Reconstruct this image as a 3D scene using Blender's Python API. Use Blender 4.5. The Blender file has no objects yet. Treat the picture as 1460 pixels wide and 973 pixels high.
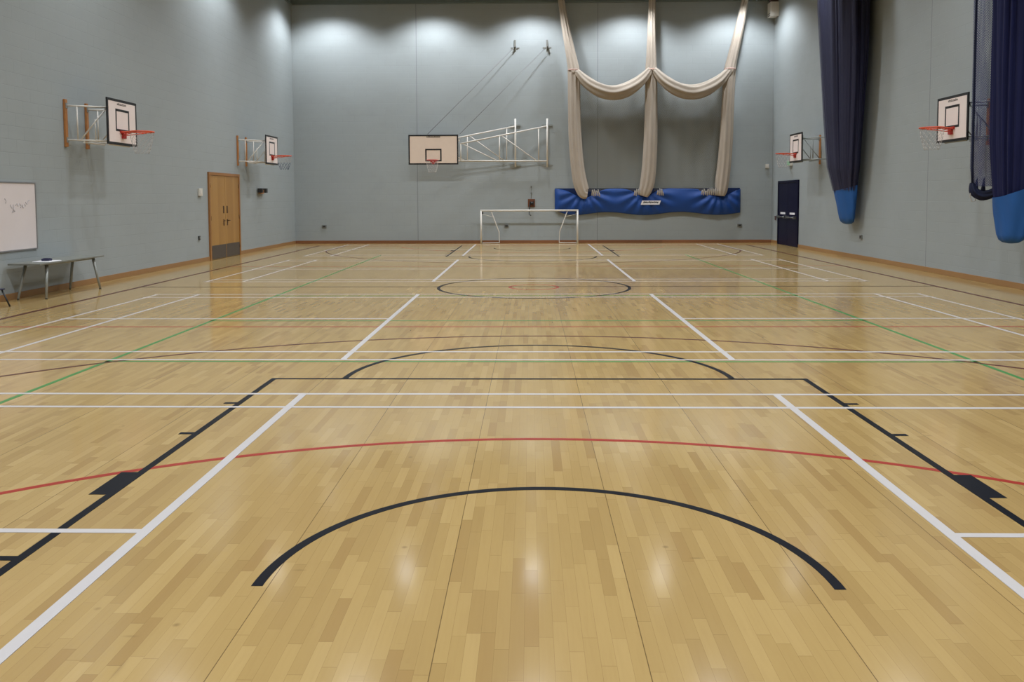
import bpy, bmesh, math, random
from math import sin, cos, pi, sqrt, tan
from mathutils import Vector, Matrix

random.seed(7)
sc = bpy.context.scene
COL = sc.collection

# ------------------------------------------------------------------ room size (metres)
XL, XR, YB, YF, ZC = -8.80, 8.80, 31.50, -1.60, 9.70

# ------------------------------------------------------------------ materials
def s2l(c):
    return tuple((v / 12.92) if v <= 0.04045 else ((v + 0.055) / 1.055) ** 2.4 for v in c)
def rgb(r, g, b):
    return s2l((r / 255, g / 255, b / 255))

class NT:
    """small helper round a node tree"""
    def __init__(s, name):
        s.m = bpy.data.materials.new(name); s.m.use_nodes = True
        s.t = s.m.node_tree; s.n = s.t.nodes; s.l = s.t.links
        s.b = s.n['Principled BSDF']; s.out = s.n['Material Output']
    def node(s, typ, **kw):
        n = s.n.new(typ)
        for k, v in kw.items(): setattr(n, k, v)
        return n
    def put(s, sock, v):
        if hasattr(v, 'is_linked') or isinstance(v, bpy.types.NodeSocket): s.l.new(v, sock)
        else: sock.default_value = v
    def math(s, op, a, b=None, c=None, clamp=False):
        n = s.node('ShaderNodeMath', operation=op, use_clamp=clamp)
        s.put(n.inputs[0], a)
        if b is not None: s.put(n.inputs[1], b)
        if c is not None: s.put(n.inputs[2], c)
        return n.outputs[0]
    def mix(s, fac, a, b, blend='MIX'):
        n = s.node('ShaderNodeMix', data_type='RGBA', blend_type=blend)
        s.put(n.inputs[0], fac)
        s.put(n.inputs[6], a if isinstance(a, bpy.types.NodeSocket) else (*a, 1))
        s.put(n.inputs[7], b if isinstance(b, bpy.types.NodeSocket) else (*b, 1))
        return n.outputs[2]
    def noise(s, vec, scale, detail=3, rough=.5):
        n = s.node('ShaderNodeTexNoise'); s.l.new(vec, n.inputs['Vector'])
        n.inputs['Scale'].default_value = scale; n.inputs['Detail'].default_value = detail
        n.inputs['Roughness'].default_value = rough
        return n.outputs['Fac']
    def pos(s, scale=(1, 1, 1), obj=False):
        if obj: o = s.node('ShaderNodeTexCoord').outputs['Object']
        else: o = s.node('ShaderNodeNewGeometry').outputs['Position']
        if scale == (1, 1, 1): return o
        mp = s.node('ShaderNodeMapping'); s.l.new(o, mp.inputs['Vector']); mp.inputs['Scale'].default_value = scale
        return mp.outputs[0]
    def ramp(s, v, lo, hi, clamp=True):
        n = s.node('ShaderNodeMapRange', clamp=clamp)
        s.put(n.inputs['Value'], v); n.inputs['From Min'].default_value = lo; n.inputs['From Max'].default_value = hi
        return n.outputs[0]

def simple(name, col, rough=.5, metal=0., var=.08, scale=6., spec=.5, obj=False):
    t = NT(name)
    f = t.noise(t.pos(obj=obj), scale)
    c = t.mix(f, tuple(v * (1 - var) for v in col), tuple(min(1, v * (1 + var)) for v in col))
    t.l.new(c, t.b.inputs['Base Color'])
    t.b.inputs['Roughness'].default_value = rough; t.b.inputs['Metallic'].default_value = metal
    t.b.inputs['Specular IOR Level'].default_value = spec
    return t.m

def wall_material(name, axis, joints=()):
    """painted blockwork; axis = the horizontal axis running along the wall ('X' or 'Y')"""
    t = NT(name)
    sep = t.node('ShaderNodeSeparateXYZ'); t.l.new(t.pos(), sep.inputs[0])
    u = sep.outputs[axis]; z = sep.outputs['Z']
    cmb = t.node('ShaderNodeCombineXYZ'); t.l.new(u, cmb.inputs[0]); t.l.new(z, cmb.inputs[1])
    br = t.node('ShaderNodeTexBrick'); t.l.new(cmb.outputs[0], br.inputs['Vector'])
    for k, v in (('Scale', 1), ('Brick Width', .45), ('Row Height', .225), ('Mortar Size', .006), ('Mortar Smooth', .35), ('Bias', 0)):
        br.inputs[k].default_value = v
    br.inputs['Color1'].default_value = (0, 0, 0, 1); br.inputs['Color2'].default_value = (1, 1, 1, 1)
    br.inputs['Mortar'].default_value = (.5, .5, .5, 1)
    mort = br.outputs['Fac']; pick = br.outputs['Color']
    big = t.noise(t.pos((.35, .35, .5)), 1.0, 4, .6)
    streak = t.noise(t.pos((.5, .5, 5.)), 1.0, 3, .6)
    grime = t.ramp(t.noise(t.pos((.8, .8, 1.3)), 1.2, 5, .65), .52, .78)
    A = (.340, .372, .376)
    c = t.mix(big, tuple(v * .93 for v in A), tuple(v * 1.07 for v in A))
    c = t.mix(t.math('MULTIPLY', streak, .16), c, tuple(v * .80 for v in A))
    c = t.mix(t.math('MULTIPLY', pick, .055), c, (.24, .26, .255))
    c = t.mix(t.math('MULTIPLY', grime, .14), c, (.20, .22, .20))
    lines = t.math('MULTIPLY', mort, t.math('MULTIPLY', t.ramp(t.noise(t.pos((.4, .4, 2.)), 1.3, 2), .40, .65), .22))
    c = t.mix(lines, c, (.19, .22, .21))
    for j in joints:
        d = t.math('ABSOLUTE', t.math('SUBTRACT', u, j))
        c = t.mix(t.math('MULTIPLY', t.math('LESS_THAN', d, .012), .55), c, (.12, .13, .13))
    t.l.new(c, t.b.inputs['Base Color'])
    t.b.inputs['Roughness'].default_value = .55
    t.b.inputs['Specular IOR Level'].default_value = .35
    bm = t.node('ShaderNodeBump'); bm.inputs['Strength'].default_value = .35; bm.inputs['Distance'].default_value = .006
    h = t.math('SUBTRACT', t.math('MULTIPLY', t.noise(t.pos(), 40, 2), .25), t.math('MULTIPLY', mort, 1.0))
    t.l.new(h, bm.inputs['Height']); t.l.new(bm.outputs[0], t.b.inputs['Normal'])
    return t.m

def floor_material():
    t = NT('varnished_beech_strip_floor')
    SW, SL = .0561, .46
    sep = t.node('ShaderNodeSeparateXYZ'); t.l.new(t.pos(), sep.inputs[0])
    x, y = sep.outputs['X'], sep.outputs['Y']
    xs = t.math('DIVIDE', t.math('ADD', x, 1.216 + .0561 * 280), SW)
    row = t.math('FLOOR', xs); fx = t.math('SUBTRACT', xs, row)
    w1 = t.node('ShaderNodeTexWhiteNoise', noise_dimensions='1D'); t.l.new(row, w1.inputs['W'])
    off = t.math('MULTIPLY', w1.outputs['Value'], 9.7)
    ys = t.math('ADD', t.math('DIVIDE', y, SL), off)
    # uneven strip lengths
    ys = t.math('ADD', ys, t.math('MULTIPLY', t.math('SINE', t.math('MULTIPLY', ys, 2.1)), .22))
    cell = t.math('FLOOR', ys); fy = t.math('SUBTRACT', ys, cell)
    cv = t.node('ShaderNodeCombineXYZ'); t.l.new(row, cv.inputs[0]); t.l.new(cell, cv.inputs[1])
    w2 = t.node('ShaderNodeTexWhiteNoise', noise_dimensions='2D'); t.l.new(cv.outputs[0], w2.inputs['Vector'])
    v = w2.outputs['Value']
    cr = t.node('ShaderNodeValToRGB'); t.l.new(v, cr.inputs[0])
    e = cr.color_ramp.elements
    e[0].position = 0; e[0].color = (0.319, 0.200, 0.074, 1)
    e[1].position = 1; e[1].color = (0.430, 0.295, 0.119, 1)
    for p, c in ((.10, (0.338, 0.220, 0.082, 1)), (.30, (0.368, 0.244, 0.092, 1)), (.65, (0.386, 0.258, 0.098, 1)), (.9, (0.406, 0.274, 0.106, 1))):
        n = e.new(p); n.color = c
    c = cr.outputs[0]
    # grain and blotches
    g = t.noise(t.pos((60, 3.5, 1)), 1.0, 4, .6)
    c = t.mix(t.math('MULTIPLY', t.ramp(g, .45, .8), .16), c, (.26, .155, .06))
    bl = t.noise(t.pos((1, .6, 1)), .9, 3)
    c = t.mix(t.math('MULTIPLY', t.ramp(bl, .45, .75), .13), c, (.36, .22, .11))
    # strip joints
    ex = t.math('MINIMUM', fx, t.math('SUBTRACT', 1.0, fx))
    jx = t.math('LESS_THAN', ex, .014)
    ey = t.math('MINIMUM', fy, t.math('SUBTRACT', 1.0, fy))
    jy = t.math('LESS_THAN', ey, .0035)
    j = t.math('MAXIMUM', jx, jy)
    c = t.mix(t.math('MULTIPLY', j, .34), c, (.13, .072, .028))
    # wide joint after every fourteenth strip
    pm = t.math('MODULO', row, 14.0)
    pj = t.math('MULTIPLY', t.math('LESS_THAN', pm, .5), t.math('LESS_THAN', fx, .062))
    c = t.mix(t.math('MULTIPLY', pj, .80), c, (.09, .052, .022))
    # knots, dents and scuffs
    vo = t.node('ShaderNodeTexVoronoi'); t.l.new(t.pos((1.0, 1.0, 0)), vo.inputs['Vector']); vo.inputs['Scale'].default_value = 2.3
    sp = t.math('SUBTRACT', 1.0, t.ramp(vo.outputs['Distance'], .012, .045))
    c = t.mix(t.math('MULTIPLY', sp, .45), c, (.10, .055, .025))
    sv = t.node('ShaderNodeTexVoronoi'); t.l.new(t.pos((6.5, .9, 0)), sv.inputs['Vector']); sv.inputs['Scale'].default_value = .9
    ss = t.math('SUBTRACT', 1.0, t.ramp(sv.outputs['Distance'], .015, .07))
    c = t.mix(t.math('MULTIPLY', ss, .35), c, (.14, .085, .045))
    sm = t.ramp(t.noise(t.pos((3.2, 2.0, 1)), 2.2, 5, .7), .66, .80)
    c = t.mix(t.math('MULTIPLY', sm, .30), c, (.20, .115, .05))
    fv = t.node('ShaderNodeTexVoronoi'); t.l.new(t.pos((1.1, 3.6, 0)), fv.inputs['Vector']); fv.inputs['Scale'].default_value = 1.1
    fs = t.math('SUBTRACT', 1.0, t.ramp(fv.outputs['Distance'], .012, .05))
    c = t.mix(t.math('MULTIPLY', fs, .30), c, (.09, .055, .03))
    t.l.new(c, t.b.inputs['Base Color'])
    r = t.math('ADD', .085, t.math('MULTIPLY', t.noise(t.pos((2, .7, 1)), 1.5, 4), .06))
    # worn varnish: a partly glossy lacquer coat over matt wood
    t.l.new(r, t.b.inputs['Coat Roughness'])
    t.b.inputs['Coat Weight'].default_value = .86
    t.b.inputs['Coat IOR'].default_value = 1.40
    t.b.inputs['Roughness'].default_value = .6
    t.b.inputs['Specular IOR Level'].default_value = .0
    bm = t.node('ShaderNodeBump'); bm.inputs['Strength'].default_value = .05; bm.inputs['Distance'].default_value = .001
    hh = t.math('MULTIPLY', j, -1.0)
    t.l.new(hh, bm.inputs['Height']); t.l.new(bm.outputs[0], t.b.inputs['Normal'])
    return t.m

def wood(name, c1, c2, axis, width=.14, rough=.38):
    """veneer in vertical strips along axis"""
    t = NT(name)
    sep = t.node('ShaderNodeSeparateXYZ'); t.l.new(t.pos(), sep.inputs[0])
    w = t.node('ShaderNodeTexWhiteNoise', noise_dimensions='1D')
    t.l.new(t.math('FLOOR', t.math('DIVIDE', sep.outputs[axis], width)), w.inputs['W'])
    g = t.noise(t.pos((30, 30, 1.3) if axis != 'Z' else (1.2, 1.2, 30)), 1.0, 4, .6)
    f = t.math('ADD', t.math('MULTIPLY', w.outputs['Value'], .6), t.math('MULTIPLY', g, .4))
    t.l.new(t.mix(f, c1, c2), t.b.inputs['Base Color'])
    t.b.inputs['Roughness'].default_value = rough
    return t.m

def netting(name, col, cell=.05, cover=.45, rough=.7, sx=1.0):
    """knotted mesh: strands with open holes between"""
    t = NT(name)
    uv = t.node('ShaderNodeUVMap'); uv.uv_map = 'UVMap'
    sep = t.node('ShaderNodeSeparateXYZ'); t.l.new(uv.outputs[0], sep.inputs[0])
    u, v = t.math('MULTIPLY', sep.outputs[0], sx), sep.outputs[1]
    def strand(e):
        fr = t.math('FRACT', t.math('DIVIDE', e, cell))
        return t.math('LESS_THAN', fr, cover)
    a = t.math('MAXIMUM', strand(t.math('ADD', u, v)), strand(t.math('ADD', t.math('SUBTRACT', u, v), 50.0)))
    t.b.inputs['Base Color'].default_value = (*col, 1)
    t.b.inputs['Roughness'].default_value = rough
    t.l.new(a, t.b.inputs['Alpha'])
    return t.m

def fabric(name, col, rough=.6, var=.18, scale=(3, 3, 1.2)):
    t = NT(name)
    f = t.noise(t.pos(scale), 2.0, 4, .6)
    c = t.mix(f, tuple(v * (1 - var) for v in col), tuple(v * (1 + var) for v in col))
    t.l.new(c, t.b.inputs['Base Color'])
    t.b.inputs['Roughness'].default_value = rough
    t.b.inputs['Specular IOR Level'].default_value = .3
    return t.m

M = {}
M['wl'] = wall_material('painted_blockwork_long_wall', 'Y')
M['wr'] = wall_material('painted_blockwork_far_long_wall', 'Y', (19.26, 10.2))
M['wb'] = wall_material('painted_blockwork_end_wall', 'X', (-4.22, 2.41))
M['floor'] = floor_material()
M['ceil'] = simple('pale_profiled_ceiling', (.36, .37, .36), .7, var=.1)
M['beam'] = simple('grey_green_steel', (.16, .19, .18), .5)
M['skirt'] = wood('oak_skirting', rgb(142, 104, 64), rgb(166, 126, 82), 'X', 2.4)
M['skirtb'] = wood('red_brown_skirting', rgb(120, 76, 48), rgb(152, 100, 62), 'X', 2.4)
M['door'] = wood('oak_door_veneer', rgb(150, 106, 48), rgb(184, 142, 80), 'Y', .17)
M['doorf'] = wood('oak_door_frame', rgb(140, 94, 48), rgb(160, 112, 62), 'Z', 3.)
M['steel'] = simple('brushed_kick_plate', rgb(92, 84, 78), .42, .4, .10)
M['brass'] = simple('worn_bronze_hardware', rgb(96, 66, 40), .4, .6)
M['blued'] = simple('navy_gloss_door_paint', rgb(12, 12, 44), .45, var=.12, spec=.15)
M['bluef'] = simple('navy_frame_paint', rgb(12, 11, 38), .45, spec=.15)
M['bar'] = simple('brushed_bar_steel', rgb(120, 122, 122), .35, .7)
M['white'] = simple('white_gloss_paint', rgb(214, 208, 198), .35, var=.04)
M['offw'] = simple('off_white_paint', rgb(206, 202, 192), .5, var=.05)
M['board'] = simple('white_backboard_face', rgb(240, 226, 220), .4, var=.03)
M['boardb'] = simple('cream_backboard_face', rgb(226, 205, 186), .45, var=.04)
M['black'] = simple('black_paint', rgb(22, 22, 24), .4, var=.15)
M['rail'] = simple('varnished_wall_batten', rgb(176, 118, 66), .45, var=.15, scale=9)
M['hoop'] = simple('orange_red_rim_paint', rgb(208, 78, 40), .4, var=.10)
M['hooprd'] = simple('red_rim_paint', rgb(170, 44, 36), .4, var=.10)
M['string'] = simple('white_net_cord', rgb(190, 184, 178), .8)
M['stringb'] = simple('navy_net_cord', rgb(50, 62, 92), .8)
M['galv'] = simple('galvanised_tube', rgb(150, 154, 150), .45, .4)
M['lw'] = simple('white_line_paint', rgb(184, 178, 175), .30, spec=.12, var=.05, scale=9)
M['lk'] = simple('black_line_paint', rgb(22, 23, 28), .32, spec=.05, var=.18, scale=7)
M['lr'] = simple('red_line_paint', rgb(150, 50, 38), .30, spec=.12, var=.10, scale=9)
M['lg'] = simple('green_line_paint', rgb(72, 126, 68), .30, spec=.12, var=.12, scale=5)
M['lm'] = simple('maroon_line_paint', rgb(80, 42, 34), .30, spec=.12, var=.12, scale=5)
M['wbface'] = simple('whiteboard_enamel', rgb(222, 212, 210), .25, var=.03, scale=2)
M['alu'] = simple('aluminium_edge', rgb(150, 150, 152), .4, .6)
M['ink'] = simple('smudged_marker_ink', rgb(176, 170, 172), .6)
M['ttop'] = simple('grey_laminate', rgb(120, 121, 113), .4, var=.06)
M['tleg'] = simple('grey_tube_legs', rgb(156, 158, 152), .4, .3)
M['paper'] = simple('white_paper', rgb(236, 234, 236), .7, var=.03)
M['navyp'] = simple('navy_plastic', rgb(26, 28, 62), .45)
M['dark'] = simple('dark_plastic', rgb(40, 40, 40), .5)
M['grey'] = simple('grey_plastic', rgb(118, 118, 112), .5)
M['brownb'] = simple('brown_stained_board', rgb(112, 66, 40), .5, var=.2, scale=9)
M['cricket'] = fabric('cream_white_netting', rgb(172, 160, 146), .85, .08)
M['openw'] = netting('cream_open_netting', rgb(118, 112, 92), .06, .17)
M['tie'] = simple('red_white_tie_cord', rgb(206, 170, 160), .8)
M['banner'] = fabric('royal_blue_vinyl', rgb(28, 66, 132), .55, .10)
M['bannerd'] = fabric('blue_vinyl_backing', rgb(20, 42, 88), .6, .10)
M['bag'] = fabric('blue_storage_cover_fabric', rgb(36, 88, 154), .65, .10)
M['navy'] = fabric('navy_bunched_netting', rgb(24, 25, 52), .85, .55, scale=(16, 16, .5))
M['navy2'] = fabric('deep_navy_bunched_netting', rgb(19, 24, 66), .85, .45, scale=(16, 16, .5))
M['navyn'] = netting('navy_open_netting', rgb(60, 64, 112), .045, .21)
M['navyv'] = netting('navy_overlaid_netting', rgb(62, 64, 92), .05, .26)
M['hem'] = fabric('navy_net_hem', rgb(20, 26, 52), .7, .2)
M['green'] = simple('green_sign_face', rgb(130, 190, 150), .4)
M['redbr'] = simple('red_brown_paint', rgb(88, 62, 62), .5)

# ------------------------------------------------------------------ mesh helpers
def finish(name, bm, mats, parent=None, smooth=False, loc=None):
    if not isinstance(mats, (list, tuple)): mats = [mats]
    bmesh.ops.recalc_face_normals(bm, faces=bm.faces)
    me = bpy.data.meshes.new(name)
    bm.to_mesh(me); bm.free()
    for m in mats: me.materials.append(m)
    if smooth:
        for p in me.polygons: p.use_smooth = True
    o = bpy.data.objects.new(name, me); COL.objects.link(o)
    if parent is not None:
        o.parent = parent
        if parent.type == 'EMPTY' or parent.location.length > 0:
            o.matrix_parent_inverse = Matrix.Translation(-parent.location)
    return o

def box(bm, x0, x1, y0, y1, z0, z1, mi=0, bev=0.):
    v = [bm.verts.new((x, y, z)) for x in (x0, x1) for y in (y0, y1) for z in (z0, z1)]
    fs = []
    for q in ((0, 1, 3, 2), (4, 6, 7, 5), (0, 4, 5, 1), (2, 3, 7, 6), (0, 2, 6, 4), (1, 5, 7, 3)):
        f = bm.faces.new([v[i] for i in q]); f.material_index = mi; fs.append(f)
    if bev > 0:
        es = list({e for f in fs for e in f.edges})
        r = bmesh.ops.bevel(bm, geom=es, offset=bev, segments=2, affect='EDGES', profile=.6)
        for f in r['faces']: f.material_index = mi
    return fs

def frame_of(d):
    d = d.normalized()
    a = Vector((0, 0, 1)) if abs(d.z) < .9 else Vector((1, 0, 0))
    u = d.cross(a).normalized(); return u, d.cross(u).normalized()

def tube(bm, pts, r, n=8, mi=0, closed=False):
    """round tube along a polyline, mitred at its corners"""
    P = [Vector(p) for p in pts]
    rs = r if isinstance(r, (list, tuple)) else [r] * len(P)
    rings = []; N = len(P); pu = None
    for i in range(N):
        if closed: d = (P[(i + 1) % N] - P[i - 1])
        else: d = (P[min(i + 1, N - 1)] - P[max(i - 1, 0)])
        d.normalize()
        if pu is None: u, w = frame_of(d)
        else:
            u = (pu - d * pu.dot(d)).normalized(); w = d.cross(u).normalized()
        pu = u
        rings.append([bm.verts.new(P[i] + (u * cos(2 * pi * k / n) + w * sin(2 * pi * k / n)) * rs[i]) for k in range(n)])
    for i in range(N if closed else N - 1):
        a, b = rings[i], rings[(i + 1) % N]
        for k in range(n):
            f = bm.faces.new((a[k], a[(k + 1) % n], b[(k + 1) % n], b[k])); f.material_index = mi; f.smooth = True
    if not closed:
        for rg, rev in ((rings[0], True), (rings[-1], False)):
            f = bm.faces.new(rg[::-1] if rev else rg); f.material_index = mi

def disc_cyl(bm, c, axis, r, h, n=20, mi=0, r2=None):
    c = Vector(c); d = Vector(axis).normalized(); tube(bm, [c, c + d * h], [r, r if r2 is None else r2], n, mi)

def tag(o, label, cat, group=None):
    o['label'] = label; o['category'] = cat
    if group: o['group'] = group
    return o
def thing(name, loc, label, cat, group=None):
    o = bpy.data.objects.new(name, None); o.location = loc; o.empty_display_size = .2
    COL.objects.link(o); return tag(o, label, cat, group)
def struct(o):
    o['kind'] = 'structure'; return o
def one(name, fn, mats, parent=None, smooth=False):
    bm = bmesh.new(); fn(bm); return finish(name, bm, mats, parent, smooth)

# ------------------------------------------------------------------ room shell
floor = struct(one('floor', lambda b: box(b, XL - .2, XR + .2, YF - .2, YB + .2, -.2, 0), M['floor']))
struct(one('wall_left', lambda b: box(b, XL - .2, XL, YF - .2, YB + .2, 0, ZC), M['wl']))
struct(one('wall_right', lambda b: box(b, XR, XR + .2, YF - .2, YB + .2, 0, ZC), M['wr']))
struct(one('wall_back', lambda b: box(b, XL, XR, YB, YB + .2, 0, ZC), M['wb']))
struct(one('wall_front', lambda b: box(b, XL, XR, YF - .2, YF, 0, ZC), M['wb']))
def ceiling(b):
    n = 44
    box(b, XL - .2, XR + .2, YF - .2, YB + .2, ZC + .04, ZC + .2)
    for i in range(n):
        x = XL - .1 + i * (XR - XL + .2) / n
        box(b, x, x + .2, YF - .1, YB + .1, ZC, ZC + .05)
struct(one('ceiling', ceiling, M['ceil']))
def back_ledge(b):
    box(b, XL, XR, YB - .10, YB, 8.74, 8.79); box(b, XL, XR, YB - .06, YB, 8.79, 9.05)
struct(one('trim_1', back_ledge, M['beam']))
for nm, x0, x1 in (('trim_2', XL, XL + .07), ('trim_3', XR - .07, XR)):
    struct(one(nm, lambda b: box(b, x0, x1, YF, YB - .10, 8.74, 8.79), M['beam']))
def skirt_left(b):
    for y0, y1 in ((YF, 22.97), (25.42, YB)): box(b, XL, XL + .02, y0, y1, 0, .11, 0, .004)
struct(one('baseboard_left', skirt_left, M['skirt']))
def skirt_right(b):
    for y0, y1 in ((YF, 28.33), (30.63, YB)): box(b, XR - .02, XR, y0, y1, 0, .11, 0, .004)
struct(one('baseboard_right', skirt_right, M['skirt']))
struct(one('baseboard_back', lambda b: box(b, XL + .02, XR - .02, YB - .02, YB, 0, .11, 0, .004), M['skirtb']))

# wooden double door in the left wall, set in its frame
d1 = struct(one('door_1', lambda b: (box(b, XL, XL + .045, 22.97, 23.06, 0, 2.41), box(b, XL, XL + .045, 25.33, 25.42, 0, 2.41),
                                     box(b, XL, XL + .045, 23.06, 25.33, 2.33, 2.41)), M['doorf']))
for k, (y0, y1) in enumerate(((23.065, 24.19), (24.20, 25.325))):
    lf = one('door_leaf', lambda b: box(b, XL, XL + .03, y0, y1, .01, 2.325, 0, .003), M['door'], d1)
    one('kick_plate', lambda b: box(b, XL + .03, XL + .034, y0 + .015, y1 - .015, .02, .395), M['steel'], lf)
    yy = 24.195 + (-.14 if k == 0 else .14)
    one('push_plate', lambda b: box(b, XL + .03, XL + .035, yy - .05, yy + .05, 1.27, 1.48, 0, .002), M['brass'], lf)
    def pull(b):
        box(b, XL + .03, XL + .035, yy - .04, yy + .04, .92, 1.10, 0, .002)
        tube(b, [(XL + .03, yy, 1.06), (XL + .085, yy, 1.06), (XL + .085, yy + (.11 if k else -.11), 1.06)], .011)
    one('door_handle', pull, M['brass'], lf)
    ye = y0 + .004 if k == 0 else y1 - .004
    for z in (.3, 1.15, 2.05): one('hinge', lambda b: tube(b, [(XL + .036, ye, z - .06), (XL + .036, ye, z + .06)], .012), M['brass'], lf)

# navy double door in the right wall
d2 = struct(one('door_2', lambda b: (box(b, XR - .045, XR, 28.33, 28.41, 0, 2.24), box(b, XR - .045, XR, 30.55, 30.63, 0, 2.24),
                                     box(b, XR - .045, XR, 28.41, 30.55, 2.16, 2.24)), M['bluef']))
for k, (y0, y1) in enumerate(((28.415, 29.475), (29.485, 30.545))):
    lf = one('door_leaf', lambda b: box(b, XR - .03, XR, y0, y1, .01, 2.155, 0, .003), M['blued'], d2)
    one('door_label', lambda b: box(b, XR - .034, XR - .03, (y0 + y1) / 2 - .28, (y0 + y1) / 2 + .28, 1.075, 1.145), M['paper'], lf)
    def panic(b):
        tube(b, [(XR - .115, y0 + .12, .98), (XR - .115, y1 - .12, .98)], .024, 10)
        for y in (y0 + .12, y1 - .12): box(b, XR - .13, XR - .03, y - .035, y + .035, .93, 1.03, 0, .006)
    one('push_bar', panic, M['bar'], lf)

# ------------------------------------------------------------------ painted court lines (parts of the floor)
def line_obj(name, fn, mat, z):
    o = one(name, lambda b: fn(b, z), M[mat], floor); return o
def seg(b, z, x0, y0, x1, y1):
    box(b, min(x0, x1), max(x0, x1), min(y0, y1), max(y0, y1), -.002, z)
def arc(b, z, cx, cy, r0, r1, a0, a1, n=64):
    full = abs(a1 - a0) > 6.28
    vs = []
    for i in range(n + 1):
        a = a0 + (a1 - a0) * i / n
        vs.append([bm_v(b, cx + r * cos(a), cy + r * sin(a), zz) for r, zz in ((r0, -.002), (r0, z), (r1, z), (r1, -.002))])
    for i in range(n):
        for k in range(3): b.faces.new((vs[i][k], vs[i + 1][k], vs[i + 1][k + 1], vs[i][k + 1]))
def bm_v(b, x, y, z): return b.verts.new((x, y, z))

ZR, ZG, ZK, ZW = .0008, .0012, .0016, .0020
W2 = .025
# badminton, four courts laid across the hall
courts = ((1.14, 7.265), (8.77, 14.87), (17.06, 23.16), (24.66, 30.74))
for (ya, yb_) in courts:
    for y in (ya + W2, yb_ - W2):
        line_obj('badminton_side_line', lambda b, z: seg(b, z, -6.70, y - W2, 6.70, y + W2), 'lw', ZW)
    for y in (ya + .46 + W2, yb_ - .46 - W2):
        line_obj('badminton_singles_line', lambda b, z: seg(b, z, -6.70, y - W2, 6.70, y + W2), 'lw', ZW)
    ym = (ya + yb_) / 2
    for s in (-1, 1):
        line_obj('badminton_centre_line', lambda b, z: seg(b, z, s * 2.03, ym - W2, s * 6.70, ym + W2), 'lw', ZW)
        line_obj('badminton_service_line', lambda b, z: seg(b, z, s * 2.03 - .031, ya, s * 2.03 + .031, yb_), 'lw', ZW + .0002)
        line_obj('badminton_long_service_line', lambda b, z: seg(b, z, s * 5.90 - W2, ya, s * 5.90 + W2, yb_), 'lw', ZW + .0002)
        line_obj('badminton_back_line', lambda b, z: seg(b, z, s * 6.65 - W2, ya, s * 6.65 + W2, yb_), 'lw', ZW + .0002)
# basketball
YC, HN, HF = 16.00, 3.60, 28.42
for hy, d in ((HN, 1), (HF, -1)):
    base = hy - d * 1.575
    A = lambda a: a if d > 0 else -a
    a0, a1 = (0, pi) if d > 0 else (-pi, 0)
    line_obj('no_charge_arc', lambda b, z: arc(b, z, 0, hy, 1.24, 1.29, a0, a1), 'lk', ZK)
    yft = 7.885 if d > 0 else 24.30
    line_obj('free_throw_line', lambda b, z: seg(b, z, -2.50, yft, 2.50, yft - d * .05), 'lk', ZK)
    line_obj('free_throw_arc', lambda b, z: arc(b, z, 0, yft - d * .02, 1.78, 1.835, a0, a1), 'lk', ZK)
    for s in (-1, 1):
        def lane(b, z):
            ye = base if d > 0 else 29.9
            seg(b, z, s * 2.45, ye, s * 2.50, yft)
            for m in (3.845, 5.98, 6.885):
                y = m if d > 0 else 2 * YC - m
                seg(b, z, s * 2.50, y, s * 2.60, y + .05 * d)
            y0, y1 = (4.735, 5.13) if d > 0 else (2 * YC - 5.13, 2 * YC - 4.735)
            seg(b, z, s * 2.50, y0, s * 2.60, y1)
        line_obj('lane_line', lane, 'lk', ZK + .0001)
    def three(b, z):
        r, xs = 6.75, 6.60
        am = math.acos(xs / r)
        if d > 0: arc(b, z, 0, hy, r - .05, r, am, pi - am, 96)
        else: arc(b, z, 0, hy, r - .05, r, -pi + am, -am, 96)
        for s in (-1, 1): seg(b, z, s * xs, base, s * (xs - .05), hy + d * r * sin(am))
    line_obj('three_point_arc', three, 'lm', ZK)
line_obj('centre_circle', lambda b, z: arc(b, z, 0, YC, 1.76, 1.82, 0, 2 * pi, 96), 'lk', ZK)
line_obj('halfway_line', lambda b, z: seg(b, z, -7.55, YC + .07, 7.55, YC + .12), 'lk', ZK)
for s in (-1, 1):
    line_obj('basketball_side_line', lambda b, z: seg(b, z, s * 7.50, 2.0, s * 7.58, 30.0), 'lm', ZK)
# netball
line_obj('netball_goal_arc', lambda b, z: arc(b, z, 0, 1.02, 4.835, 4.885, .06, pi - .06, 96), 'lr', ZR)
line_obj('netball_goal_arc', lambda b, z: arc(b, z, 0, 2 * YC - 1.02, 4.835, 4.885, -pi + .4, -.4, 96), 'lr', ZR)
for y in (11.08, 2 * YC - 11.08):
    line_obj('netball_third_line', lambda b, z: seg(b, z, -7.5, y - W2, 7.5, y + W2), 'lr', ZR)
line_obj('netball_centre_circle', lambda b, z: arc(b, z, 0, 16.02, .43, .48, 0, 2 * pi, 48), 'lr', ZR)
# volleyball (green)
for s in (-1, 1):
    line_obj('volleyball_side_line', lambda b, z: seg(b, z, s * 4.45, 2.9, s * 4.50, 25.0), 'lg', ZG)
for y in (8.70, 11.62, 14.60):
    x = 4.5 if y < 14 else 4.5
    line_obj('volleyball_cross_line', lambda b, z: seg(b, z, -x, y - .025, x, y + .025), 'lg', ZG)

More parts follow.
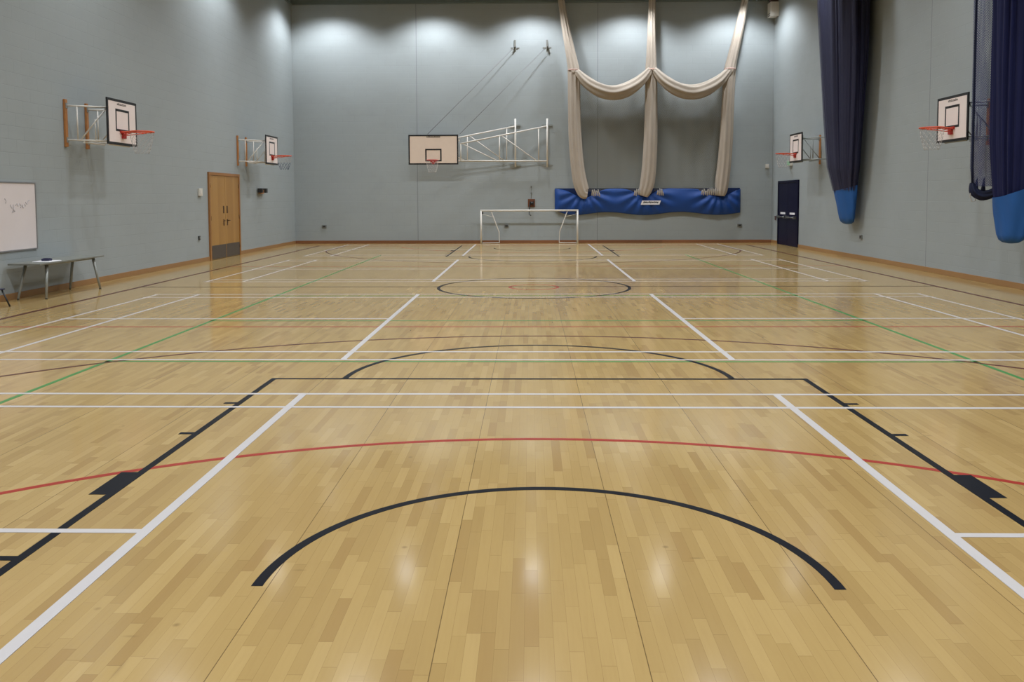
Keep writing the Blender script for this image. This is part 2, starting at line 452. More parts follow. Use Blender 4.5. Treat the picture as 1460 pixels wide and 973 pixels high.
# ------------------------------------------------------------------ wall basketball hoops (side walls)
def ring_net(bm, c, r, h, zt, mi_low=None):
    """knotted cord net hanging from a ring"""
    n, lv = 12, 6
    pts = []
    for j in range(lv + 1):
        f = j / lv
        rr = r * (1 - .42 * f + .06 * sin(pi * f)); z = zt - h * f
        pts.append([Vector((c[0] + rr * cos(2 * pi * (k + .5 * (j % 2)) / n), c[1] + rr * sin(2 * pi * (k + .5 * (j % 2)) / n), z)) for k in range(n)])
    for j in range(lv):
        for k in range(n):
            a = pts[j][k]
            ks = (k, (k - 1) % n) if j % 2 == 0 else (k, (k + 1) % n)
            for q in ks:
                tube(bm, [a, pts[j + 1][q]], .0024, 4, 1 if (mi_low is not None and j >= mi_low) else 0)

def strip_frame(bm, fx, y0, y1, z0, z1, w, mi):
    """four flat bars round a rectangle; fx(y0,y1,z0,z1) adds one bar"""
    fx(y0, y1, z1 - w, z1); fx(y0, y1, z0, z0 + w); fx(y0, y0 + w, z0 + w, z1 - w); fx(y1 - w, y1, z0 + w, z1 - w)

def maker_strip(fx, yc, zc, w, h):
    """small illegible maker's strip: a row of short uneven dark strokes over a thin bar"""
    fx(yc - w / 2, yc + w / 2, zc - h * .5, zc - h * .25)
    n = 11
    for i in range(n):
        y = yc - w / 2 + (i + .2) * w / n
        fx(y, y + w / n * .6, zc - h * .1, zc + h * (.25 + .25 * ((i * 7) % 5) / 4))

def wall_hoop(s, yc, yrail, label, dark_net, frame_mat='white'):
    """s = -1 on the wall with the wooden door, +1 on the wall with the navy door"""
    xw = s * 8.80; xb = s * 8.05
    t = thing('basketball_hoop', (xw, yc, 2.65), label, 'basketball hoop', 'practice hoops on the long walls')
    X = lambda d: xw - s * d                                    # d metres out from the wall
    for y in yrail:
        def rail(b):
            x0, x1 = sorted((X(.003), X(.045))); box(b, x0, x1, y - .04, y + .04, 2.67, 3.56, 0, .006)
        rl = one('timber_batten', rail, M['rail'], t)
        for z in (2.80, 3.44): one('batten_plate', lambda b: box(b, *sorted((X(.045), X(.06))), y - .03, y + .03, z - .05, z + .05, 0, .004), M['galv'], rl)
    for k, y in enumerate(yrail):
        yb = yc + (-.38 if k == 0 else .38)
        P = lambda f, z: (X(.05 + .63 * f), y + (yb - y) * f, z)
        def arm(b):
            tube(b, [P(0, 3.44), P(1, 3.44)], .017); tube(b, [P(0, 2.80), P(1, 2.80)], .017)
            tube(b, [P(.24, 2.80), P(.24, 3.44)], .014); tube(b, [P(.98, 2.72), P(.98, 3.54)], .017)
            tube(b, [P(.30, 2.80), P(.95, 3.44)], .014); tube(b, [P(.66, 2.80), P(.66, 3.20)], .012)
        one('support_arm', arm, M[frame_mat], t)
    for z in (2.74, 3.50): one('cross_bar', lambda b: tube(b, [(X(.67), yc - .44, z), (X(.67), yc + .44, z)], .018), M[frame_mat], t)
    ymid = (yrail[0] + yrail[1]) / 2
    one('cross_bar', lambda b: tube(b, [(X(.30), ymid - .28, 2.76), (X(.30), ymid + .52, 2.76)], .014), M[frame_mat], t)
    # board
    def board(b):
        x0, x1 = sorted((xb, xb + s * .022))
        box(b, x0, x1, yc - .60, yc + .60, 2.735, 3.615, 1, .003)
        box(b, *sorted((xb, xb - s * .0015)), yc - .597, yc + .597, 2.738, 3.612, 0)
        def bar(y0, y1, z0, z1):
            a0, a1 = sorted((xb, xb - s * .003)); box(b, a0, a1, y0, y1, z0, z1, 1)
        strip_frame(b, bar, yc - .60, yc + .60, 2.735, 3.615, .05, 1)
        strip_frame(b, bar, yc - .28, yc + .28, 3.00, 3.43, .045, 1)
        maker_strip(bar, yc - .02, 3.525, .38, .040)
    one('backboard', board, [M['board'], M['black']], t)
    cx = xb - s * .375
    def ring(b):
        tube(b, [(cx + .225 * cos(a), yc + .225 * sin(a), 3.0) for a in [2 * pi * i / 40 for i in range(40)]], .014, 8, 0, True)
        tube(b, [(xb - s * .02, yc - .10, 2.99), (cx + s * .215, yc - .08, 3.0)], .011)
        tube(b, [(xb - s * .02, yc + .10, 2.99), (cx + s * .215, yc + .08, 3.0)], .011)
        tube(b, [(xb - s * .02, yc - .05, 2.93), (cx, yc - .223, 2.99)], .008); tube(b, [(xb - s * .02, yc + .05, 2.93), (cx, yc + .223, 2.99)], .008)
    rg = one('hoop_ring', ring, M['hoop'], t)
    one('ring_bracket', lambda b: (box(b, *sorted((xb, xb - s * .022)), yc - .12, yc + .12, 2.965, 3.02, 0, .004),
                                   box(b, *sorted((xb, xb - s * .05)), yc - .055, yc + .055, 2.87, 2.975, 0, .004)), M['hooprd'], rg)
    one('hoop_net', lambda b: ring_net(b, (cx, yc), .22, .42, 2.995, 3 if dark_net else None), [M['string'], M['stringb']], t)
    return t

wall_hoop(-1, 16.66, (15.93, 16.70), 'basketball hoop on two wooden battens high on the wall above the low grey table', False)
wall_hoop(-1, 26.36, (25.37, 26.13), 'basketball hoop on the wall just past the wooden door, its net dark at the bottom', True)
wall_hoop(1, 16.69, (15.98, 16.75), 'basketball hoop whose support arms show through the loose navy netting', False, 'galv')
wall_hoop(1, 26.36, (25.55, 26.33), 'basketball hoop above the navy double door, beside a bunched navy curtain', False, 'galv')

# ------------------------------------------------------------------ large swing-out backboard on the end wall
t = thing('main_basketball_goal', (0, YB, 2.8), 'large oblong backboard on a long white truss with slanting cables at the end wall', 'basketball hoop')
BX, BY = -3.545, 30.80
for px in (-.60, .565):
    p = one('pivot_post', lambda b: tube(b, [(px, YB - .14, 2.80), (px, YB - .14, 4.56)], .035, 10), M['white'], t)
    def brk(b):
        box(b, px - .20, px + .20, YB - .03, YB, z - .035, z + .035, 0, .004); box(b, px - .03, px + .03, YB - .14, YB - .03, z - .03, z + .03)
    for z in (2.88, 4.33): one('post_bracket', brk, M['galv'], p)
    ex = px - 3.16; ey = 30.87
    Q = lambda f, z: (px + (ex - px) * f, (YB - .14) + (ey - (YB - .14)) * f, z)
    def truss(b):
        zt = lambda f: 4.29 - .66 * f                      # upper chord falls towards the board
        tube(b, [Q(0, zt(0)), Q(1, zt(1))], .026); tube(b, [Q(0, 3.02), Q(1, 3.02)], .028)
        for f in (.10, .55, .99): tube(b, [Q(f, 3.02), Q(f, zt(f))], .020)
        tube(b, [Q(.53, zt(.53)), Q(.12, 3.02)], .018); tube(b, [Q(.98, zt(.98)), Q(.57, 3.02)], .018)
    one('truss_arm', truss, M['white'], t)
    def cable(b):
        tube(b, [(px + .01, YB - .16, 7.17), (ex, ey, 3.98)], .0085, 6)
    one('stay_cable', cable, M['grey'], t)
    def cbr(b):
        box(b, px - .16, px + .16, YB - .02, YB, 7.11, 7.16); box(b, px - .035, px + .035, YB - .05, YB, 7.05, 7.42, 0, .004)
        box(b, px - .02, px + .03, YB - .20, YB - .02, 7.15, 7.20)
    one('cable_bracket', cbr, M['grey'], t)
def stub(b):
    for dx in (-.22, .95):
        box(b, -3.76 + dx - .03, -3.76 + dx + .03, BY + .02, BY + .10, 2.95, 3.85)
    box(b, -4.3, -2.6, BY + .025, BY + .07, 3.00, 3.06); box(b, -4.3, -2.6, BY + .025, BY + .07, 3.72, 3.78)
one('board_frame', stub, M['white'], t)
def bigboard(b):
    box(b, BX - .90, BX + .90, BY, BY + .03, 2.885, 3.955, 0, .004)
    def bar(x0, x1, z0, z1): box(b, x0, x1, BY - .003, BY, z0, z1, 1)
    strip_frame(b, bar, BX - .90, BX + .90, 2.885, 3.955, .05, 1)
    strip_frame(b, bar, BX - .295, BX + .295, 3.00, 3.45, .05, 1)
    maker_strip(bar, BX, 3.885, .50, .06)
one('backboard', bigboard, [M['boardb'], M['black']], t)
def bring(b):
    cy = BY - .375
    tube(b, [(BX + .225 * cos(a), cy + .225 * sin(a), 3.03) for a in [2 * pi * i / 40 for i in range(40)]], .013, 8, 0, True)
    for dx in (-.09, .09): tube(b, [(BX + dx, BY, 3.02), (BX + dx, cy + .21, 3.03)], .011)
    box(b, BX - .12, BX + .12, BY - .02, BY, 2.96, 3.04, 0, .004); box(b, BX - .05, BX + .05, BY - .05, BY, 2.90, 2.97, 0, .004)
one('hoop_ring', bring, M['hooprd'], t)
one('hoop_net', lambda b: ring_net(b, (BX, BY - .375), .22, .44, 3.02), M['string'], t)

# winch box of the big goal, with its hanging crank
t = thing('hoist_winch', (0, YB, 1.35), 'small brown wall board with dark winch and hanging crank above the football goal', 'winch')
one('backing_board', lambda b: box(b, -.145, .115, YB - .03, YB, 1.34, 1.63, 0, .006), M['brownb'], t)
def drum(b):
    tube(b, [(-.06, YB - .12, 1.48), (.06, YB - .12, 1.48)], .055, 14)
    for x in (-.07, .06): box(b, x - .008, x + .012, YB - .18, YB - .03, 1.39, 1.57)
one('winch_drum', drum, M['dark'], t)
one('crank_handle', lambda b: tube(b, [(-.06, YB - .12, 1.45), (-.09, YB - .14, 1.38), (-.10, YB - .14, 1.06), (-.04, YB - .18, 1.03), (-.04, YB - .26, 1.03)], .018), M['dark'], t)
def guide(b):
    tube(b, [(-.02, YB - .02, 1.60), (-.02, YB - .02, 2.1)], .006, 6)
    for z in (1.84, 2.08): box(b, -.045, .005, YB - .05, YB, z - .035, z + .035, 0, .004)
one('cable_guide', guide, M['grey'], t)

# ------------------------------------------------------------------ five-a-side goal
t = thing('football_goal', (-.1, 31.0, 0), 'low white steel football goal standing against the end wall', 'goal')
GX0, GX1, GY, GZ = -1.85, 1.655, 31.0, 1.215
for x in (GX0, GX1): one('goal_post', lambda b: tube(b, [(x, GY, 0), (x, GY, GZ)], .032, 12), M['white'], t)
one('crossbar', lambda b: tube(b, [(GX0 - .032, GY, GZ), (GX1 + .032, GY, GZ)], .032, 12), M['white'], t)
for x, xs in ((GX0, 1), (GX1, -1)):
    def side(b):
        tube(b, [(x + xs * .37, GY + .02, GZ - .03), (x + xs * .64, GY + .30, .42), (x + xs * .655, GY + .32, .03), (x, GY + .01, .03)], .018, 8)
        tube(b, [(x + xs * .47, GY + .12, GZ - .25), (x + xs * .02, GY + .01, GZ - .12)], .008, 6)
    one('folding_side_frame', side, M['white'], t)
    sgn = lambda w: sorted((x, x + xs * w))
    one('corner_bracket', lambda b: box(b, *sgn(.05), GY + .02, GY + .10, .02, .10), M['dark'], t)
    one('corner_bracket', lambda b: box(b, *sgn(.08), GY + .02, GY + .05, GZ - .14, GZ - .05), M['dark'], t)

# ------------------------------------------------------------------ white cricket nets gathered on the end wall
def gather(bm, path, rad, folds=9, depth=.16, n=40, phase=0., squash=.7, wander=.0):
    """gathered netting: a pleated sleeve along a path"""
    P = [Vector(p) for p in path]
    fine = []; fr = []
    sub = 5
    for i in range(len(P) - 1):
        p0, p1, p2, p3 = P[max(i - 1, 0)], P[i], P[i + 1], P[min(i + 2, len(P) - 1)]
        for k in range(sub):
            u = k / sub
            fine.append(.5 * ((2 * p1) + (-p0 + p2) * u + (2 * p0 - 5 * p1 + 4 * p2 - p3) * u * u + (-p0 + 3 * p1 - 3 * p2 + p3) * u ** 3))
            fr.append(rad[i] + (rad[i + 1] - rad[i]) * u)
    fine.append(P[-1]); fr.append(rad[-1])
    rings = []; yax = Vector((0, 1, 0))
    for i, (p, r) in enumerate(zip(fine, fr)):
        d = (fine[min(i + 1, len(fine) - 1)] - fine[max(i - 1, 0)]).normalized()
        u = d.cross(yax).normalized(); w = yax
        ring = []
        for k in range(n):
            a = 2 * pi * k / n
            q = 1 + depth * sin(folds * a + phase + .35 * sin(i * .31)) + .06 * sin(3 * a + i * .17 + phase)
            ring.append(bm.verts.new(p + (u * cos(a) + w * sin(a) * squash) * (r * q)))
        rings.append(ring)
    for i in range(len(rings) - 1):
        for k in range(n):
            f = bm.faces.new((rings[i][k], rings[i][(k + 1) % n], rings[i + 1][(k + 1) % n], rings[i + 1][k])); f.smooth = True
    bm.faces.new(rings[0][::-1]); bm.faces.new(rings[-1])

NY = 31.12
t = thing('cricket_net', (4.3, NY, 1.7), 'white cricket netting gathered into three hanging columns and two swags', 'net')
cols = (([(.97, 9.3), (1.063, 8.76), (1.26, 7.6), (1.46, 6.6), (1.53, 6.15), (1.545, 5.0), (1.575, 3.9), (1.64, 2.95), (1.74, 2.25), (1.88, 1.86), (2.02, 1.80)],
         [.09, .10, .125, .165, .185, .185, .195, .205, .215, .19, .13]),
        ([(4.325, 9.3), (4.325, 8.74), (4.32, 7.6), (4.315, 6.6), (4.315, 6.15), (4.31, 5.0), (4.29, 3.9), (4.25, 2.95), (4.19, 2.25), (4.11, 1.90), (4.06, 1.72)],
         [.10, .105, .125, .155, .175, .185, .20, .21, .215, .19, .12]),
        ([(7.74, 9.3), (7.645, 8.72), (7.43, 7.6), (7.20, 6.6), (7.12, 6.15), (7.05, 5.0), (7.01, 3.9), (6.96, 2.95), (6.90, 2.25), (6.87, 1.90), (6.85, 1.72)],
         [.09, .10, .13, .15, .175, .185, .195, .20, .205, .185, .12]))
for i, (p, r) in enumerate(cols):
    bm = bmesh.new(); gather(bm, [(x, NY + .04 * sin(z), z) for x, z in p], [q * 1.10 for q in r], 8, .12, 40, i * 1.7)
    finish('gathered_column', bm, M['cricket'], t)
for i, (xa, xb_, za, zb) in enumerate(((1.60, 4.27, 6.22, 6.26), (4.37, 7.08, 6.26, 6.22))):
    pts = []; rr = []
    for k in range(11):
        f = k / 10; x = xa + (xb_ - xa) * f
        sag = 1 - (2 * f - 1) ** 2
        pts.append((x, NY - .12 - .05 * sag, za + (zb - za) * f - .80 * sag ** .93)); rr.append(.10 + .15 * sag ** .7)
    bm = bmesh.new(); gather(bm, pts, rr, 7, .11, 36, i * .9 + .5, .75)
    finish('swag', bm, M['cricket'], t)
for x in (1.52, 4.315, 7.12):
    one('tie_cord', lambda b: tube(b, [(x + .19 * cos(a), NY - .03 + .17 * sin(a), 6.27) for a in [2 * pi * k / 20 for k in range(20)]], .022, 6, 0, True), M['tie'], t)
random.seed(3)
for x0, n in ((2.18, 4), (3.72, 3), (4.55, 3), (6.15, 9)):
    def loose_ends(b):
        for k in range(n):
            x = x0 + k * .07; z = 1.84 + .05 * random.random()
            tube(b, [(x, NY - .02, z - .10), (x + .02, NY - .07, z + .05 + .09 * random.random()), (x + .06, NY - .05, z - .03), (x + .07, NY - .02, z - .12)], .024, 6)
    one('net_end', loose_ends, M['string'], t, True)

for (xa, xb_, za, zb) in ((1.60, 4.27, 6.22, 6.26), (4.37, 7.05, 6.26, 6.22)):
    bm = bmesh.new(); uvl = bm.loops.layers.uv.new('UVMap'); nx, nz = 90, 24; grid = []
    for i in range(nx + 1):
        f = i / nx; sag = 1 - (2 * f - 1) ** 2
        zt = za + (zb - za) * f - .80 * sag ** .93
        row = []
        for j in range(nz + 1):
            g = j / nz; z = 1.90 + (zt - 1.90) * g
            xl, xr = xa + .10 * (1 - g), xb_ - .10 * (1 - g)
            row.append((bm.verts.new((xl + (xr - xl) * f, YB - .13 + .025 * sin(i * .35 + .6 * sin(j * .3)), z)), f * 4.2, z))
        grid.append(row)
    for i in range(nx):
        for j in range(nz):
            q = (grid[i][j], grid[i + 1][j], grid[i + 1][j + 1], grid[i][j + 1])
            fc = bm.faces.new([v[0] for v in q]); fc.smooth = True
            for lp, v in zip(fc.loops, q): lp[uvl].uv = (v[1], v[2])
    finish('open_netting', bm, M['openw'], t)

# blue vinyl pocket the nets are tucked into
t = thing('net_pocket_banner', (4.23, YB, 1.1), 'long royal blue vinyl banner on the end wall holding the white net ends', 'banner')
PX0, PX1 = .845, 7.625
dips = ((1.92, .52, .33), (4.12, .40, .33), (6.85, .50, .34))
def ztop(x):
    z = 2.0 + .01 * sin(x * 3)
    for c, w, d in dips: z -= d * math.exp(-((x - c) / w) ** 2)
    if 6.1 < x < 6.6: z -= .04
    return z
def zbot(x): return 1.20 - .115 * sin(pi * min(1, max(0, (x - PX0) / .9)) / 2) + .055 * sin((x - 2.1) * 2.35) * (1 if .3 < x - PX0 else (x - PX0) / .3)
def sheet(b):
    nx, nz = 150, 22; g = []
    for i in range(nx + 1):
        x = PX0 + (PX1 - PX0) * i / nx; zt, zb = ztop(x), zbot(x); colv = []
        e = min(1, (x - PX0) / .15, (PX1 - x) / .15)
        for j in range(nz + 1):
            f = j / nz; z = zb + (zt - zb) * f
            y = .10 + .22 * e * sin(pi * (.15 + .72 * f)) * (.6 + .4 * math.exp(-min(abs(x - c) for c, _, _ in dips) ** 2 / .5))
            for c, w, d in dips:                          # folds fanning out from each dip
                dx, dz = x - c, z - 1.95
                r = sqrt(dx * dx + dz * dz) + .05; an = math.atan2(dz, dx)
                y += .036 * e * sin(15 * an + c) * math.exp(-((r - .75) / .42) ** 2)
            colv.append(b.verts.new((x, YB - y, z)))
        g.append(colv)
    for i in range(nx):
        for j in range(nz):
            f = b.faces.new((g[i][j], g[i + 1][j], g[i + 1][j + 1], g[i][j + 1])); f.smooth = True
sh = one('front_sheet', sheet, M['banner'], t)
sm = sh.modifiers.new('thickness', 'SOLIDIFY'); sm.thickness = .004
one('back_sheet', lambda b: box(b, PX0 + .01, PX1 - .01, YB - .045, YB - .02, 1.25, 2.015), M['bannerd'], t)
def lab(b):
    bx = lambda x0, x1, z0, z1, mi, dy=0.: [v.co.__setitem__(0, v.co.x + (v.co.z - 1.48) * .35) for f in box(b, x0, x1, YB - .372 - dy, YB - .366, z0, z1, mi) for v in set(f.verts) if not v.tag and not setattr(v, 'tag', True)]
    bx(3.98, 4.66, 1.41, 1.56, 0)
    x = 4.05
    for i in range(9):
        w = (.045, .06, .035, .055)[i % 4]; bx(x, x + w, 1.462 + .008 * (i % 2), 1.53 - .006 * (i % 3), 1, .002); x += w + .013
one('label_strip', lab, [M['paper'], M['dark']], t)

# ------------------------------------------------------------------ navy division curtains on the right wall
def pleated(bm, prof, folds, depth, n=96, ph=0., uv=False, capz=True):
    """vertical bunch; prof rows: z, cx, cy, rx, ry"""
    uvl = bm.loops.layers.uv.new('UVMap') if uv else None
    rows = []
    zs = []
    for i in range(len(prof) - 1):
        a, c = prof[i], prof[i + 1]
        m = max(1, int(abs(a[0] - c[0]) / .12))
        for k in range(m): zs.append([a[q] + (c[q] - a[q]) * k / m for q in range(5)])
    zs.append(list(prof[-1]))
    for (z, cx, cy, rx, ry) in zs:
        ring = []
        for k in range(n):
            a = 2 * pi * k / n
            q = 1 + depth * (sin(folds * a + ph + .25 * sin(z * 1.1)) * .6 + sin((folds * 1.0 + 7) * a + 1.3 * ph + .3 * sin(z * .7)) * .4) + .03 * sin(5 * a + z)
            ring.append(bm.verts.new((cx + rx * q * cos(a), cy + ry * q * sin(a), z)))
        rows.append(ring)
    for i in range(len(rows) - 1):
        for k in range(n):
            k2 = (k + 1) % n
            f = bm.faces.new((rows[i][k], rows[i][k2], rows[i + 1][k2], rows[i + 1][k])); f.smooth = True
            if uv:
                per = 2 * pi * (zs[i][3] + zs[i][4]) / 2 * 1.6
                for lp, (uu, vv) in zip(f.loops, ((k / n * per, zs[i][0]), ((k + 1) / n * per, zs[i][0]), ((k + 1) / n * per, zs[i + 1][0]), (k / n * per, zs[i + 1][0]))):
                    lp[uvl].uv = (uu, vv)
    if capz: bm.faces.new(rows[0][::-1]); bm.faces.new(rows[-1])

def prof_row(z, c, hw, cy, ratio=.36, kx=.68):
    rx = kx * hw; ry = sqrt(max(hw * hw - rx * rx, 1e-4)) / ratio
    return (z, c, cy, rx, ry)

def bag_mesh(b, rows, folds=5, dep=.05, tilt=0.):
    n = 48; R = []
    for i, (z, cx, cy, rx, ry) in enumerate(rows):
        ring = []
        for k in range(n):
            a = 2 * pi * k / n
            q = 1 + dep * sin(folds * a + i * .55) + dep * .6 * sin(9 * a - i * .8)
            tl = tilt * max(0, 1 - i / 4)
            ring.append(b.verts.new((cx + rx * q * cos(a), cy + ry * q * sin(a), z + tl * (cos(a) - .5 * sin(a)))))
        R.append(ring)
    for i in range(len(R) - 1):
        for k in range(n):
            f = b.faces.new((R[i][k], R[i][(k + 1) % n], R[i + 1][(k + 1) % n], R[i + 1][k])); f.smooth = True
    b.faces.new(R[-1])

t = thing('division_curtain', (8.5, 23.4, .9), 'navy netting curtain bunched beside the hoop over the navy door, ending in blue bag', 'curtain')
CY = 23.4
prof = [(9.3, 8.33, CY, .43, 1.15), prof_row(6.87, 8.335, .617, CY), prof_row(5.4, 8.375, .573, CY), prof_row(3.95, 8.405, .496, CY), prof_row(2.5, 8.445, .395, CY),
        prof_row(1.85, 8.50, .285, CY), prof_row(1.60, 8.53, .24, CY)]
bm = bmesh.new(); pleated(bm, prof, 23, .11, 240)
finish('gathered_netting', bm, M['navy'], t)
bm = bmesh.new(); pleated(bm, [(z, cx - .02, cy, rx * 1.07, ry * 1.05) for z, cx, cy, rx, ry in prof[:-1]], 13, .08, 120, 1.1, True, False)
finish('outer_netting', bm, M['navyv'], t)
rows = [(z, c, CY, kx * hw, sqrt(1 - kx * kx) * hw / .36) for z, c, hw, kx in
        ((1.93, 8.495, .31, .68), (1.75, 8.51, .30, .68), (1.55, 8.525, .275, .68), (1.30, 8.54, .245, .68), (1.10, 8.555, .215, .68), (1.00, 8.565, .18, .68), (.95, 8.57, .11, .68), (.935, 8.57, .04, .68))]
one('storage_bag', lambda b: bag_mesh(b, rows, 4, .045, .07), M['bag'], t)

t = thing('division_curtain', (8.45, 14.85, .8), 'navy curtain with loose see-through netting hanging in front of a hoop bracket', 'curtain')
CY = 14.85
dense = [(9.3, 8.25, CY, .33, .62), (6.0, 8.25, CY, .33, .60), (4.0, 8.26, CY, .325, .58), (2.6, 8.27, CY, .31, .55), (1.75, 8.28, CY, .27, .46), (1.35, 8.26, CY, .20, .34)]
bm = bmesh.new(); pleated(bm, dense, 21, .10, 220, .6)
finish('gathered_netting', bm, M['navy2'], t)
loose = [(9.3, 8.06, 15.60, .15, .26), (6.0, 8.06, 15.60, .15, .26), (3.5, 8.07, 15.60, .15, .25), (2.2, 8.07, 15.60, .14, .24), (1.86, 8.09, 15.58, .12, .22)]
bm = bmesh.new(); pleated(bm, loose, 5, .16, 64, .2, True, False)
finish('loose_netting', bm, M['navyn'], t)
def leading(b):
    tube(b, [(7.905, 15.62, 9.3), (7.905, 15.62, 5.), (7.915, 15.62, 2.2), (7.92, 15.6, 1.85)], .022, 8)
one('edge_rope', leading, M['hem'], t)
def hem(b):
    gather(b, [(7.92, 15.62, 1.93), (7.95, 15.60, 1.78), (8.05, 15.55, 1.70), (8.18, 15.45, 1.73), (8.29, 15.3, 1.82), (8.34, 15.2, 1.90)], [.03, .075, .085, .07, .085, .03], 6, .2, 28, 0, 1.0)
    for x, y in ((7.98, 15.6), (8.08, 15.55), (8.22, 15.45)):
        tube(b, [(x, y, 1.74), (x + .01, y, 1.90), (x + .02, y, 2.02)], [.05, .025, .006], 8)
one('gathered_hem', hem, M['hem'], t)
one('cord_loop', lambda b: tube(b, [(7.92, 15.62, 1.85), (7.89, 15.62, 1.68), (7.92, 15.61, 1.59), (7.97, 15.6, 1.60), (8.0, 15.6, 1.72)], .010, 6), M['string'], t)
rows = [(1.80, 8.27, CY, .29, .52), (1.62, 8.275, CY, .28, .48), (1.42, 8.265, CY, .25, .43), (1.20, 8.25, CY, .215, .37), (1.02, 8.23, CY, .19, .32), (.93, 8.215, CY, .155, .27), (.885, 8.21, CY, .10, .17), (.87, 8.21, CY, .03, .05)]
one('storage_bag', lambda b: bag_mesh(b, rows, 5, .05, .13), M['bag'], t)

# ------------------------------------------------------------------ whiteboard
t = thing('whiteboard', (XL, 13.65, .81), 'wall whiteboard with faint smudged writing, cut off by the photo edge', 'whiteboard')
one('board_face', lambda b: box(b, XL + .003, XL + .018, 12.45, 14.86, .83, 1.965), M['wbface'], t)
def wbf(b):
    box(b, XL + .003, XL + .026, 12.43, 14.88, 1.96, 1.985, 0, .003); box(b, XL + .003, XL + .026, 12.43, 14.88, .81, .835, 0, .003)
    box(b, XL + .003, XL + .026, 14.855, 14.88, .83, 1.965, 0, .003); box(b, XL + .003, XL + .026, 12.43, 12.455, .83, 1.965, 0, .003)
one('board_edge', wbf, M['alu'], t)
def scrib(b):
    P = lambda y, z: (XL + .0185, y, z)
    for pl in ([(14.13, 1.60), (14.17, 1.53), (14.21, 1.60), (14.20, 1.50), (14.26, 1.49), (14.17, 1.47), (14.24, 1.55)],
               [(14.27, 1.58), (14.31, 1.62), (14.34, 1.57), (14.38, 1.62), (14.42, 1.58)], [(14.41, 1.54), (14.46, 1.60), (14.49, 1.54), (14.53, 1.61), (14.56, 1.57)],
               [(14.56, 1.64), (14.60, 1.60), (14.64, 1.66), (14.69, 1.68)], [(13.98, 1.70), (14.02, 1.66), (14.0, 1.62)]):
        tube(b, [P(*q) for q in pl], .006, 5)
one('smudged_writing', scrib, M['ink'], t)

# ------------------------------------------------------------------ low grey table, papers, chair
t = thing('low_table', (-8.43, 15.0, 0), 'low grey rectangular table on splayed tube legs standing along the wall', 'table')
TZ = .62
one('tabletop', lambda b: box(b, -8.74, -8.19, 13.92, 16.05, TZ - .028, TZ, 0, .006), M['ttop'], t)
def apron(b):
    tube(b, [(-8.66, 14.3, TZ - .045), (-8.66, 15.8, TZ - .045), (-8.28, 15.8, TZ - .045), (-8.28, 14.3, TZ - .045)], .014, 8, 0, True)
one('under_frame', apron, M['tleg'], t)
for (xt, yt, xf, yf) in ((-8.66, 14.30, -8.68, 14.08), (-8.30, 14.30, -8.245, 14.16), (-8.66, 15.80, -8.69, 15.72), (-8.28, 15.80, -8.17, 15.82)):
    lg = one('leg', lambda b: tube(b, [(xt, yt, TZ - .03), (xf, yf, .015)], [.028, .020], 10), M['tleg'], t)
    one('leg_tip', lambda b: tube(b, [(xf, yf, 0), (xf, yf, .02)], .019, 10), M['dark'], lg)
tag(one('paper_sheet', lambda b: box(b, -8.52, -8.22, 14.25, 14.62, TZ, TZ + .012, 0, .003), M['paper']), 'white papers lying at the end of the low grey table', 'papers')
tag(one('marker_case', lambda b: (box(b, -8.44, -8.31, 14.38, 14.50, TZ + .012, TZ + .05, 0, .012), box(b, -8.42, -8.33, 14.40, 14.48, TZ + .05, TZ + .058, 0, .004)), M['navyp']), 'small dark blue case on the white papers', 'case')

t = thing('child_chair', (-8.45, 13.05, 0), 'small navy chair with dark metal legs below the whiteboard, mostly out of frame', 'chair')
one('seat', lambda b: box(b, -8.64, -8.33, 12.86, 13.18, .27, .29, 0, .008), M['navyp'], t)
def bk_(b):
    for k in range(8):
        a = -0.5 + k / 7
        box(b, -8.70 - .03 * cos(a * 2.2), -8.685 - .03 * cos(a * 2.2), 13.02 + a * .30 - .023, 13.02 + a * .30 + .023, .38, .55)
one('backrest', bk_, M['navyp'], t)
for x, y, xf, yf in ((-8.36, 13.14, -8.245, 13.15), (-8.36, 12.90, -8.245, 12.88), (-8.60, 13.14, -8.70, 13.15), (-8.60, 12.90, -8.70, 12.88)):
    one('leg', lambda b: tube(b, [(x, y, .275), (xf, yf, .004)], .0125, 8), M['dark'], t)
for y in (12.90, 13.14):
    one('back_upright', lambda b: tube(b, [(-8.62, y, .275), (-8.69, y, .40), (-8.71, y, .54)], .011, 8), M['dark'], t)

# ------------------------------------------------------------------ small wall fittings
def fitting(name, wall, u, z, w, h, d, mat, label, cat, extra=None, mats=None, group=None):
    """box fitting on a wall; u = position along it"""
    def B(b, du0, du1, z0, z1, d0, d1, mi=0, bev=.004):
        if wall == 'L': box(b, XL + d0, XL + d1, u + du0, u + du1, z0, z1, mi, bev)
        elif wall == 'R': box(b, XR - d1, XR - d0, u + du0, u + du1, z0, z1, mi, bev)
        else: box(b, u + du0, u + du1, YB - d1, YB - d0, z0, z1, mi, bev)
    loc = {'L': (XL, u, z), 'R': (XR, u, z), 'B': (u, YB, z)}[wall]
    t = thing(name, loc, label, cat, group)
    one('body', lambda b: B(b, -w / 2, w / 2, z - h / 2, z + h / 2, 0, d), mat, t)
    if extra:
        for (nm, mt, (a0, a1, z0, z1, d0, d1)) in extra:
            one(nm, lambda b: B(b, a0, a1, z + z0, z + z1, d0, d1), mt, t)
    return t
fitting('light_switch', 'L', 22.38, 1.86, .22, .20, .05, M['offw'], 'white switch box on the wall beside the wooden door', 'switch', [('rocker', M['white'], (-.05, .05, -.05, .05, .05, .058))])
fitting('power_socket', 'L', 22.27, .655, .10, .10, .03, M['dark'], 'small dark wall socket below the switch beside the wooden door', 'socket', [('socket_insert', M['grey'], (-.03, .03, -.03, .03, .03, .034))])
